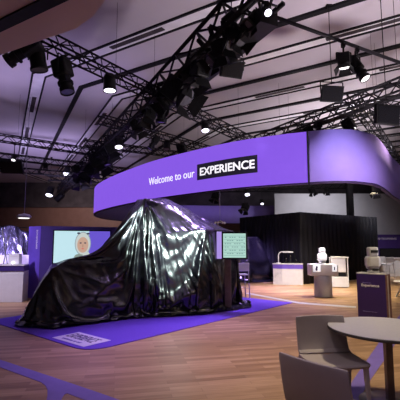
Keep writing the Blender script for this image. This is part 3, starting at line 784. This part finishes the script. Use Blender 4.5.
mb = MB(); mb.ball((0, 0, .05), .035); build('bulb', mb, mat('warm_bulb', (1, 1, 1), .4, emit=(1, .92, .8), es=3), cl)
# silver film over a rack behind the counter
fo = thing('film_draped_rack', 'crumpled silver film draped over a rack behind the left counter', 'covered rack', (kr.x-1.2, kr.y+1.6, 0))
mb = MB(); nU, nV = 110, 40; grid = []
for j in range(nV+1):
    row = []
    for i in range(nU+1):
        u = i/nU; v = j/nV; X = -2.4+u*3.5; Z = 2.13-.08*math.sin(u*9)-.06*math.sin(u*23+1)-v*2.0
        if v < .001: pass
        y = .16*noise.noise(V((X*2.6+v*1.6, v*1.4, .5)))+.10*noise.noise(V((X*7-v*5, v*3, 4)))+.05*noise.noise(V((X*15, v*9, 7))) - .18*v
        row.append(mb.bm.verts.new((X, y, max(Z, .02))))
    grid.append(row)
for j in range(nV):
    for i in range(nU): mb.bm.faces.new((grid[j][i], grid[j][i+1], grid[j+1][i+1], grid[j+1][i]))
fl = build('film', mb, 'foil', fo, True)
sol = fl.modifiers.new('s', 'SOLIDIFY'); sol.thickness = .006
for X in (-2.3, -.6, 1.05):
    mb = MB(); mb.tube((X, .24, 0), (X, .24, 2.15), .025, 8); build('post', mb, 'truss', fo)
mb = MB(); mb.tube((-2.3, .24, 2.12), (1.05, .24, 2.12), .02, 8); build('top_rail', mb, 'truss', fo)
for (x0, y0, x1, y1, D, lab) in ((2, 228, 8, 252, 11.1, 'left of two thin pale stands on the left counter'), (9, 236, 4, 253, 11.05, 'right of two thin pale stands on the left counter')):
    pa, pb = atD(x0, y0, D), atD(x1, y1, D); pb = V((pb.x, pb.y, zt))
    s_ = thing('thin_stand', lab, 'stand', pb); mb = MB(); mb.tube(pb, pa, .016, 8); build('rod', mb, 'chrome', s_, True, True)
    mb = MB(); mb.lathe([(.09, 0), (.08, .015)], 14); build('foot', mb, 'chrome', s_)

# ------------------------------------------------------------------ monitor stand beside the draped vehicle
mbse = onz(228, 309.5)
ms = thing('monitor_stand', 'monitor with pale green chart on a dark post, right of the large draped vehicle', 'monitor stand', mbse, R(-6))
D_ = mbse.y; k_ = D_/FOC
zs0 = atD(234, 258, D_-.05).z; zs1 = atD(234, 233.2, D_-.05).z
xs0 = atD(223, 245, D_).x-mbse.x; xs1 = atD(246, 245, D_).x-mbse.x
mb = MB(); mb.box((0, .06, zs0/2+.15), (.16, .1, zs0+.3), bevel=.01); build('post', mb, 'pole', ms)
mb = MB(); mb.box((0, .06, .014), (.46, .4, .024), bevel=.006); build('base_plate', mb, 'pole', ms)
mb = MB(); mb.box(((xs0+xs1)/2, -.02, (zs0+zs1)/2), (xs1-xs0+.07, .05, zs1-zs0+.07), bevel=.006); build('frame', mb, 'screen_black', ms)
mb = MB(); mb.box(((xs0+xs1)/2, -.047, (zs0+zs1)/2), (xs1-xs0-.015, .006, zs1-zs0-.015)); sc = build('screen', mb, emat('chart_green', srgb(182, 222, 210), .9), ms)
ln = emat('chart_line', srgb(125, 172, 168), .8)
mb = MB(); W_ = xs1-xs0-.05
for k in range(7): mb.box(((xs0+xs1)/2, -.051, zs0+.06+k*(zs1-zs0-.1)/6.4), (W_, .002, .007))
for k in range(9):
    for j in range(6):
        if (k*7+j*5) % 4: mb.box((xs0+.05+k*W_/9+.015, -.051, zs0+.11+j*(zs1-zs0-.1)/6.4), (W_/14, .002, .022))
build('chart', mb, ln, ms)
xb = xs0-.09
mb = MB(); mb.box((xb, 0, (zs0+zs1)/2+.01), (.13, .09, zs1-zs0+.06), bevel=.01); build('side_band', mb, emat('lilac_box', srgb(178, 150, 235), .9), ms)['label'] = 'emissive lilac side band'  # lilac band beside the screen, given its own emission

# ------------------------------------------------------------------ white bar chairs
def bar_chair(loc, rz, label, W=.4, seat=.7, top=1.02, group=None):
    t = thing('bar_chair', label, 'chair', loc, rz, group)
    mb = MB(); mb.box((0, 0, seat), (W, .38, .035), bevel=.012); build('seat', mb, 'whitep', t)
    mb = MB(); mb.box((0, .19, (seat+top)/2+.06), (W, .03, top-seat-.1), Matrix.Rotation(0, 4, 'X'), .012); build('backrest', mb, 'whitep', t)
    for sx in (-1, 1):
        for sy in (-1, 1):
            mb = MB(); mb.tube((sx*(W/2-.02), sy*.17, seat), (sx*(W/2+.01), sy*.2, 0), .014, 8); build('leg', mb, 'whitep', t)
    mb = MB()
    for sx in (-1, 1): mb.tube((sx*(W/2-.005), -.19, .28), (sx*(W/2-.005), .19, .28), .01, 6)
    mb.tube((-W/2, -.19, .28), (W/2, -.19, .28), .01, 6); build('footrest', mb, 'whitep', t)
    for sx in (-1, 1):
        mb = MB(); mb.tube((sx*(W/2-.02), .19, seat), (sx*(W/2-.02), .19, top-.02), .013, 8); build('back_post', mb, 'whitep', t)
    return t
c_ = onz(242, 299); bar_chair((c_.x, c_.y+.1, .012), R(192), 'white bar chair on the violet carpet right of the monitor stand', .36, .68, 1.02)

# ------------------------------------------------------------------ display counters on the right
ka = onz(273.8, 282.5); kb = onz(303, 283)
kz = atD(288, 262.5, ka.y).z
dk_ = thing('display_counter', 'white counter with a violet band, carrying a curved lamp, by the curtain enclosure', 'counter', ka)
ka = ka*.95; kb = kb*.95; bk = V((.1, .28, 0))
mid = ka.lerp(kb, .3)
mb = MB(); mb.prism([(q.x, q.y) for q in (ka+V((0, .1, 0)), mid, kb, kb+bk, ka+bk)], 0, kz-.2); build('body', mb, 'white', dk_, False, True)
mb = MB(); mb.prism([(q.x, q.y) for q in (ka+V((-.01, .09, 0)), mid+V((0, -.012, 0)), kb+V((.01, -.01, 0)), kb+bk, ka+bk)], kz-.2, kz-.03); build('front_band', mb, 'booth', dk_, False, True)
mb = MB(); mb.prism([(q.x, q.y) for q in (ka+V((-.02, .07, 0)), mid+V((0, -.03, 0)), kb+V((.02, -.03, 0)), kb+bk, ka+bk)], kz-.03, kz); build('worktop', mb, 'white', dk_, False, True)
mb = MB(); f = ka.lerp(mid, .5)
for k in range(5):
    g = ka.lerp(mid, .2+.14*k); mb.tube((g.x, g.y-.0+.1*(1-(.2+.14*k))-.008, .25+.06*k), (g.x+.05, g.y+.1*(1-(.2+.14*k))-.02, .5-.03*k), .012, 6)
build('printed_motif', mb, 'greyp', dk_, False, True)
lp = atD(278.5, 262, ka.y+.15); la = thing('arched_lamp', 'slim white lamp arching over the counter beside the curtain enclosure', 'lamp', (lp.x, lp.y, kz))
hz_ = .46; ps = [V((0, 0, .02)), V((0, 0, .3)), V((.03, 0, .4)), V((.1, 0, .45)), V((.25, 0, hz_)), V((.42, 0, hz_)), V((.6, 0, hz_-.02))]
mb = MB(); mb.path(ps, .022, 8); build('arm', mb, 'whitep', la, True)
mb = MB(); mb.box((.38, 0, hz_-.03), (.4, .07, .03), bevel=.008); build('lamp_head', mb, 'whitep', la)
mb = MB(); mb.lathe([(.09, 0), (.085, .03)], 16); build('base', mb, 'whitep', la)
for (px, h, wx, lab) in ((286, .2, .1, 'smaller dark gadget under the arched lamp'), (290.5, .3, .12, 'taller dark gadget under the arched lamp'), (296, .13, .16, 'low dark gadget at the right of the arched lamp counter')):
    g = atD(px, 262, ka.y+.12); gt = thing('gadget', lab, 'gadget', (g.x, g.y, kz))
    mb = MB(); mb.box((0, 0, .02), (wx*1.3, .12, .04), bevel=.01); build('base', mb, 'lampblack', gt)
    mb = MB(); mb.box((0, 0, h/2), (wx*.55, .07, h-.04), bevel=.012); mb.ball((0, -.01, h-.02), wx*.33); build('body', mb, 'lampblack', gt)
    mb = MB(); mb.ball((.0, -.05, h-.01), .014); build('knob', mb, 'chrome', gt)

# plinth table with lit panels
pt = onz(323.5, 297.5); pt = pt*((pt.y+.25)/pt.y); D_ = pt.y
zt0 = atD(323, 264.2, D_-.15).z; zt1 = atD(323, 276, D_-.2).z; wt = (337-310)*D_/FOC*.97; wb = 17*D_/FOC
pl = thing('display_plinth', 'white plinth with a wide head showing two lit panels, in front of the enclosure', 'plinth', pt)
mb = MB(); mb.lathe([(wb*.52, 0), (wb*.5, .02), (wb*.5, zt1)], 28); b_ = build('base', mb, 'white', pl, True)
mb = MB(); mb.box((0, 0, (zt0+zt1)/2), (wt, .46, zt0-zt1), bevel=.02); build('head', mb, 'white', pl)
for sx in (-.3, .36):
    mb = MB(); mb.box((sx*wt, -.232, zt0-.12), (wt*.26 if sx < 0 else wt*.17, .008, .19)); pn = build('lit_panel', mb, 'icon_panel', pl)
    mb = MB(); mb.ball((sx*wt, -.238, zt0-.085), .035, (1, .15, 1)); mb.box((sx*wt-.01, -.238, zt0-.15), (.07, .006, .08), bevel=.002)
    if sx > 0: bmesh.ops.scale(mb.bm, vec=V((.55, 1, .75)), space=Matrix.Translation(V((-sx*wt, 0, -(zt0-.12)))), verts=mb.bm.verts)
    build('icon', mb, 'ink', pn)
def bust(loc, m, label, k=1.0):
    t = thing('display_bust', label, 'display figure', loc)
    mb = MB(); mb.lathe([(.10*k, 0), (.11*k, .03*k), (.09*k, .05*k)], 20); mb.tube((0, 0, .04*k), (0, 0, .12*k), .06*k, 14); build('foot', mb, m, t, True)
    mb = MB(); mb.box((0, 0, .20*k), (.225*k, .2*k, .22*k), bevel=.04*k); mb.box((0, 0, .11*k), (.2*k, .15*k, .1*k), bevel=.03*k); build('torso', mb, m, t)
    mb = MB(); mb.box((0, -.01*k, .385*k), (.165*k, .17*k, .17*k), bevel=.03*k); mb.tube((0, 0, .28*k), (0, 0, .34*k), .075*k, 14); build('head', mb, m, t)
    mb = MB(); mb.box((0, -.095*k, .39*k), (.13*k, .02*k, .05*k), bevel=.006*k); build('visor', mb, 'greyp' if m == 'whitep' else 'lampblack', t)
    for sx in (-1, 1):
        mb = MB(); mb.box((sx*.112*k, 0, .2*k), (.035*k, .12*k, .15*k), bevel=.015*k); build('shoulder', mb, m, t)
    mb = MB(); mb.box((0, -.1*k, .06*k), (.11*k, .02*k, .03*k)); build('dark_band', mb, 'lampblack', t)
bust(pt+V((0, 0, zt0)), 'whitep', 'white blocky head and shoulders figure on the plinth with lit panels', 1.05)
# white bar chairs behind the plinth
c_ = onz(339.5, 288); c_ = c_*1.02
sd_ = thing('display_stand', 'white open display stand with a dark slot, just behind the plinth with lit panels', 'stand', c_, R(-8))
kd = c_.y/FOC; Wd = 16*kd; zt_ = atD(339, 256.5, c_.y).z; zm1 = atD(339, 272, c_.y).z; zm0 = atD(339, 276.5, c_.y).z
mb = MB(); mb.box((0, 0, zm0/2+.01), (Wd*.86, .4, zm0-.02), bevel=.012); build('lower_box', mb, 'white', sd_)
mb = MB(); mb.box((0, .05, (zm0+zm1)/2), (Wd*.8, .25, zm1-zm0), bevel=.004); build('dark_slot', mb, 'lampblack', sd_)
mb = MB(); mb.box((-.03, 0, (zm1+zt_)/2-.02), (Wd*.84, .34, zt_-zm1-.04), bevel=.03); build('upper_panel', mb, 'white', sd_)
mb = MB(); mb.box((0, -.02, zt_-.02), (Wd*.96, .42, .04), Matrix.Rotation(R(2), 4, 'Y'), .012); build('top', mb, 'whitep', sd_)
for sx in (-1, 1):
    for sy in (-.17, .17):
        mb = MB(); mb.box((sx*Wd*.47, sy, zt_/2), (.035, .035, zt_-.05), bevel=.005); build('leg', mb, 'whitep', sd_)
# totem plinth
HT = 1.05
f0 = onz(356.3, 272.4, HT); f1 = onz(384.8, 273.8, HT)
fx = (f1-f0); fx.z = 0; wt_ = fx.length; fx.normalize(); fy = V((-fx.y, fx.x, 0)); dpt = .26
f0 = V((f0.x, f0.y, 0))
to = thing('display_totem', 'dark violet display totem with white lettering behind the round table', 'totem', f0)
q = [f0, f0+fx*wt_, f0+fx*wt_+fy*dpt, f0+fy*dpt]
mb = MB(); mb.prism([(k.x, k.y) for k in q], 0, HT-.02); build('body', mb, 'totem', to, False, True)
mb = MB(); mb.prism([(k.x, k.y) for k in q], HT-.019, HT); build('top', mb, 'white', to, False, True)
ee = fx*.004
mb = MB(); mb.prism([(k.x, k.y) for k in (q[1]+ee, q[1]+ee*3, q[2]+ee*3, q[2]+ee)], 0, HT-.02); build('side_panel', mb, 'totem_side', to, False, True)['label'] = 'red brown side panel'
mb = MB(); g = q[1]+ee*4+fy*.2; mb.prism([(k.x, k.y) for k in (q[1]+ee*3.1+fy*.08, q[1]+ee*4+fy*.08, q[1]+ee*4+fy*.13, q[1]+ee*3.1+fy*.13)], .02, HT-.04); build('edge_strip', mb, 'white', to, False, True)
def tz(y): return atD(370, y, f0.y).z
fit_text('lettering', 'Experience', 'letters', to, f0+fx*(wt_*.17)-fy*.004+V((0, 0, tz(286.6))), fx, V((0, 0, 1)), wt_*.62, .065, .02)
fit_text('lettering', 'welcome to our', 'ink2', to, f0+fx*(wt_*.2)-fy*.004+V((0, 0, tz(282.6))), fx, V((0, 0, 1)), wt_*.3, .025, .005)
fit_text('lettering', 'welcome to our experience', 'ink2', to, f0+fx*(wt_*.18)-fy*.004+V((0, 0, tz(311))), fx, V((0, 0, 1)), wt_*.5, .025, .005)
bust(f0+fx*wt_*.52+fy*.13+V((0, 0, HT)), 'greyp', 'grey blocky head and shoulders figure on top of the violet totem', 1.03)

# right booth with black television, white counter and chairs
ra = onz(375.5, 277); ra.y = 21.5; ra = V((atD(376, 250, 21.5).x, 21.5, 0))
rb = thing('booth_wall', 'violet booth wall with a white line of text at the right edge', 'booth wall', ra)
hb_ = atD(390, 234.5, 21.5).z
mb = MB(); mb.box((ra.x+2.0, 21.6, hb_/2), (4.0, .2, hb_)); build('panel', mb, 'totem', rb, False, True)
fit_text('lettering', 'TO THE EXPERIENCE', 'letters', rb, V((ra.x+.12, 21.49, atD(390, 239.6, 21.5).z)), (1, 0, 0), (0, 0, 1), 1.05, .1, .01)
z0, z1 = atD(390, 257, 21.5).z, atD(390, 248.3, 21.5).z
tv2 = thing('television', 'switched off black television on the violet wall at the right edge', 'television', (ra.x+.75, 21.44, z0))
mb = MB(); mb.box((0, 0, (z1-z0)/2), (1.15, .06, z1-z0), bevel=.01); build('frame', mb, 'screen_black', tv2)
mb = MB(); mb.box((0, -.032, (z1-z0)/2), (1.09, .006, z1-z0-.05)); build('screen', mb, 'black', tv2)
wa = onz(392, 277.5); kz2 = atD(392, 258, wa.y).z
wc = thing('white_counter', 'white panelled counter under the black television at the right edge', 'counter', (wa.x, wa.y, 0))
mb = MB(); mb.box((.2, .3, kz2/2-.02), (1.4, .5, kz2-.04), bevel=.01); build('body', mb, 'white', wc)
mb = MB(); mb.box((.2, .3, kz2-.018), (1.46, .56, .034), bevel=.006); build('worktop', mb, 'white', wc)
for k in range(4):
    mb = MB(); mb.box((-.35+k*.36, .045, kz2/2-.04), (.31, .012, kz2-.2), bevel=.004); build('panel', mb, 'whitep', wc)
for px, py, rz, lab in ((379.5, 277.5, 175, 'white bar chair at the left end of the far right counter'), (387.5, 279, 186, 'white bar chair in front of the far right counter')):
    c_ = onz(px, py); bar_chair((c_.x, c_.y-.1, 0), R(rz), lab, .38, .66, .98)
c_ = onz(402.5, 297); 
ff = thing('white_side_table', 'white low table whose splayed leg shows at the right edge behind the totem', 'table', (c_.x+.1, c_.y, 0))
mb = MB(); mb.lathe([(.3, .43), (.32, .44), (.32, .46), (.3, .47)], 24); build('top', mb, 'whitep', ff, True)
for k in range(3):
    an = math.pi+k*2.094; mb = MB(); mb.tube((.05*math.cos(an), .05*math.sin(an), .43), (.3*math.cos(an), .3*math.sin(an), 0), .025, 8, .02); build('leg', mb, 'whitep', ff)

# ------------------------------------------------------------------ round table and two chairs
tcx = onz(386.8, 327.3, .74); RT = .585
ta = thing('round_table', 'round grey table on a dark post at the lower right', 'table', (tcx.x, tcx.y, 0))
mb = MB(); mb.lathe([(RT-.012, .708), (RT, .712), (RT, .734), (RT-.004, .7365)], 72); build('edge_band', mb, 'table_edge', ta, True)
mb = MB(); mb.lathe([(RT-.005, .7365), (RT-.006, .74)], 72); build('tabletop', mb, 'table', ta)
mb = MB(); mb.box((-.0, 0, .37), (.07, .07, .69), bevel=.006); build('pole', mb, 'pole', ta)
mb = MB(); mb.box((-.0, 0, .69), (.3, .3, .03), bevel=.008); build('top_bracket', mb, 'pole', ta)
mb = MB(); mb.lathe([(.3, 0), (.3, .012), (.06, .03)], 36); build('base_plate', mb, 'pole', ta, True)

def shell(prof, half, t, cols=14):
    """bent sheet: prof = list of (y,z,halfwidth,bow); a smooth moulded plastic shell of real thickness"""
    mb = MB(); rows = []
    for (y, z, hw, bow) in prof:
        rows.append([mb.bm.verts.new((hw*(2*i/cols-1), y+bow*(1-(2*i/cols-1)**2), z)) for i in range(cols+1)])
    for a_, b_ in zip(rows, rows[1:]):
        for i in range(cols): mb.bm.faces.new((a_[i], a_[i+1], b_[i+1], b_[i]))
    return mb
def cafe_chair(loc, rz, label):
    t = thing('moulded_chair', label, 'chair', loc, rz)
    W = .295
    # faces -Y (front at negative y), back at positive y
    mb = shell([(-.23, .415, W*.84, 0), (-.245, .437, W*.87, 0), (-.235, .452, W*.885, 0), (-.2, .456, W*.9, 0), (-.05, .448, W*.95, 0), (.1, .446, W*.99, 0), (.19, .452, W*.97, 0)], W, .02)
    for v in mb.bm.verts: v.co.z -= .012*(1-min(1, (v.co.x/W)**2))
    o = build('seat', mb, 'chair', t, True)
    s_ = o.modifiers.new('s', 'SOLIDIFY'); s_.thickness = .022; s_.offset = -1; b_ = o.modifiers.new('b', 'BEVEL'); b_.width = .006; b_.segments = 2
    mb = shell([(.19, .44, W*.96, .0), (.225, .47, W*.955, .01), (.245, .54, W*.95, .02), (.265, .64, W*.945, .03), (.283, .74, W*.94, .035), (.292, .79, W*.935, .037), (.294, .808, W*.92, .037), (.295, .815, W*.89, .037)], W, .02)
    o = build('backrest', mb, 'chair', t, True)
    s_ = o.modifiers.new('s', 'SOLIDIFY'); s_.thickness = .022; s_.offset = -1; b_ = o.modifiers.new('b', 'BEVEL'); b_.width = .006; b_.segments = 2
    for sx in (-1, 1):
        for (y0, y1) in ((-.2, -.225), (.18, .235)):
            mb = MB(); vs = mb.box((0, 0, 0), (.046, .046, .434), bevel=.008)
            for v in vs:
                f = (v.co.z+.217)/.434; k = .62+.38*f
                v.co.x = v.co.x*k + sx*((W-.03 if y0 > 0 else W*.9-.035)+.012*(1-f)); v.co.y = v.co.y*k + y0*f+y1*(1-f); v.co.z += .217
            build('leg', mb, 'chair', t)
    return t
cr = onz(331.5, 357.5, .45); cafe_chair((cr.x+.01, cr.y-.02, 0), R(7), 'taupe plastic chair behind the nearer chair, facing the camera beside the round table')
p0 = onz(280, 348, .84); p1 = onz(347, 366, .84)
wv = (p1-p0); wv.z = 0; wv.normalize(); fw = V((-wv.y, wv.x, 0))         # forward, away from viewer
ang = math.atan2(fw.y, fw.x)+math.pi/2
cmid = (p0+p1)/2; loc = V((cmid.x, cmid.y, 0))+fw*.285
cafe_chair(loc, ang, 'mauve grey plastic chair nearest the camera, its back turned to us')

# ------------------------------------------------------------------ lights
def spot(loc, tgt, e, col, ang=40, blend=.6, r=.1, name='spot'):
    l = bpy.data.lights.new(name, 'SPOT'); l.energy = e; l.color = col; l.spot_size = R(ang); l.spot_blend = blend; l.shadow_soft_size = r
    o = bpy.data.objects.new(name, l); COL.objects.link(o); o.location = loc
    o.rotation_euler = (V(tgt)-V(loc)).to_track_quat('-Z', 'Y').to_euler()
def area(loc, tgt, e, col, sx, sy=None, name='area'):
    l = bpy.data.lights.new(name, 'AREA'); l.energy = e; l.color = col; l.shape = 'RECTANGLE'; l.size = sx; l.size_y = sy or sx
    o = bpy.data.objects.new(name, l); COL.objects.link(o); o.location = loc
    o.rotation_euler = (V(tgt)-V(loc)).to_track_quat('-Z', 'Y').to_euler()
    o.visible_camera = True
PUR = (.42, .25, 1.0); LIL = (.7, .5, 1.0); WARM = (1, .80, .55); PINK = (1, .74, .82)
# purple stage wash on carpet and floor
spot((1.5, 11.0, 5.3), (1.2, 9.6, 0), 900, PUR, 60, .8, .3)
spot((-3.2, 12.2, 5.2), (-3.0, 8.6, 0), 500, PUR, 60, .8, .3)
spot((3.0, 13.5, 5.3), (2.6, 13.0, 0), 1500, LIL, 65, .9, .3)
spot((-.6, 6.6, 5.2), (-.5, 6.5, 0), 800, (.62, .4, 1), 62, 1, .3)
# cool white key on the front of the drape, added without a fixture
spot((3.2, 4.6, 4.6), (-.6, 9.0, 1.6), 19000, (.80, 1, .93), 17, 1, .2)
spot((-3.9, 7.2, 5.1), (-1.62, 8.95, 2.05), 3800, (.8, .97, 1), 13, .8, .2)  # added cool spot for the highlight on the cover's left slope
spot((-.3, 1.2, 3.4), (.9, 2.8, .6), 45, (.75, .55, 1), 40, 1, .2)  # added violet tint on the back of the nearest chair
spot((.7, 11.5, 5.5), (-.1, 9.9, 2.2), 700, (.6, .42, 1), 40, .6, .3)  # added violet spot for the sheen on the cover's top
spot((1.2, 14.0, 5.6), (2.05, 16.6, 1.2), 11000, (.5, .33, 1), 26, .6, .2)  # added violet spot for the sheen on the smaller cover
spot((3.4, 10.9, 3.15), (3.7, 13.6, .7), 900, (1, .96, .95), 60, .8, .1)  # added fill under the sign for the counter and plinth
spot((2.2, 14.2, 5.4), (2.6, 13.6, 0), 1700, (.5, .3, 1), 40, 1, .2)
# warm hall light over the floor
spot((5.5, 13, 7.2), (5.0, 12.5, 0), 4200, (1, .84, .55), 70, .9, .5)
spot((2.8, 5.6, 5.4), (2.6, 5.8, 0), 900, (1, .82, .52), 90, 1, .3)
spot((-2.0, 2.6, 4.3), (-1.0, 3.9, 0), 80, (1, .76, .58), 95, 1, .5)
spot((8.5, 17.0, 6.5), (9.2, 19.5, .5), 2500, (1, .95, .95), 60, 1, .3)  # added white fill on the right booth and its counter
spot((-.2, 2.4, 4.3), (1.2, 3.4, .6), 90, (1, .84, .8), 60, 1, .3)
# uplight on the ceiling: violet at the left, neutral pink at the right
spot((-6, 12, 1.2), (-7, 16, 7.5), 1350, (.64, .52, 1.0), 140, 1, .5)
spot((-9, 22, 2.2), (-9, 24, 7.5), 1300, (.64, .52, 1.0), 150, 1, .5)
spot((5, 7, 1.2), (3.5, 10, 7.5), 1650, (1, .86, .94), 140, 1, .5)
spot((7, 16, 3.0), (6, 18, 7.5), 1400, (.98, .88, .95), 150, 1, .5)
# bright patch on the fabric end of the sign
spot((3.6, 7.8, 5.4), (3.9, 10.5, 4.15), 330, (.8, .82, 1), 38, 1, .1)
# far walls
spot((9, 25, 5.6), (9, 30, 3), 1150, (.92, .9, 1), 110, 1, .5)
spot((-10, 29, 6.2), (-10, 37, 3.0), 1500, (1, .80, .80), 110, 1, .5)
spot((-6.6, 7.5, 4.4), (-5.4, 11.0, .7), 1100, (.8, .7, 1), 60, 1, .3)
spot((0, 26, 6.4), (0.5, 32.4, 3.9), 600, (.6, .45, 1), 80, 1, .5)
w = bpy.data.worlds.new('world'); S.world = w; w.use_nodes = True
w.node_tree.nodes['Background'].inputs[0].default_value = (.42, .36, .52, 1); w.node_tree.nodes['Background'].inputs[1].default_value = .10
S.cycles.caustics_reflective = False
vs_ = S.view_settings; vs_.view_transform = 'Standard'; vs_.look = 'None'; vs_.exposure = 0; vs_.gamma = 1; vs_.use_curve_mapping = False
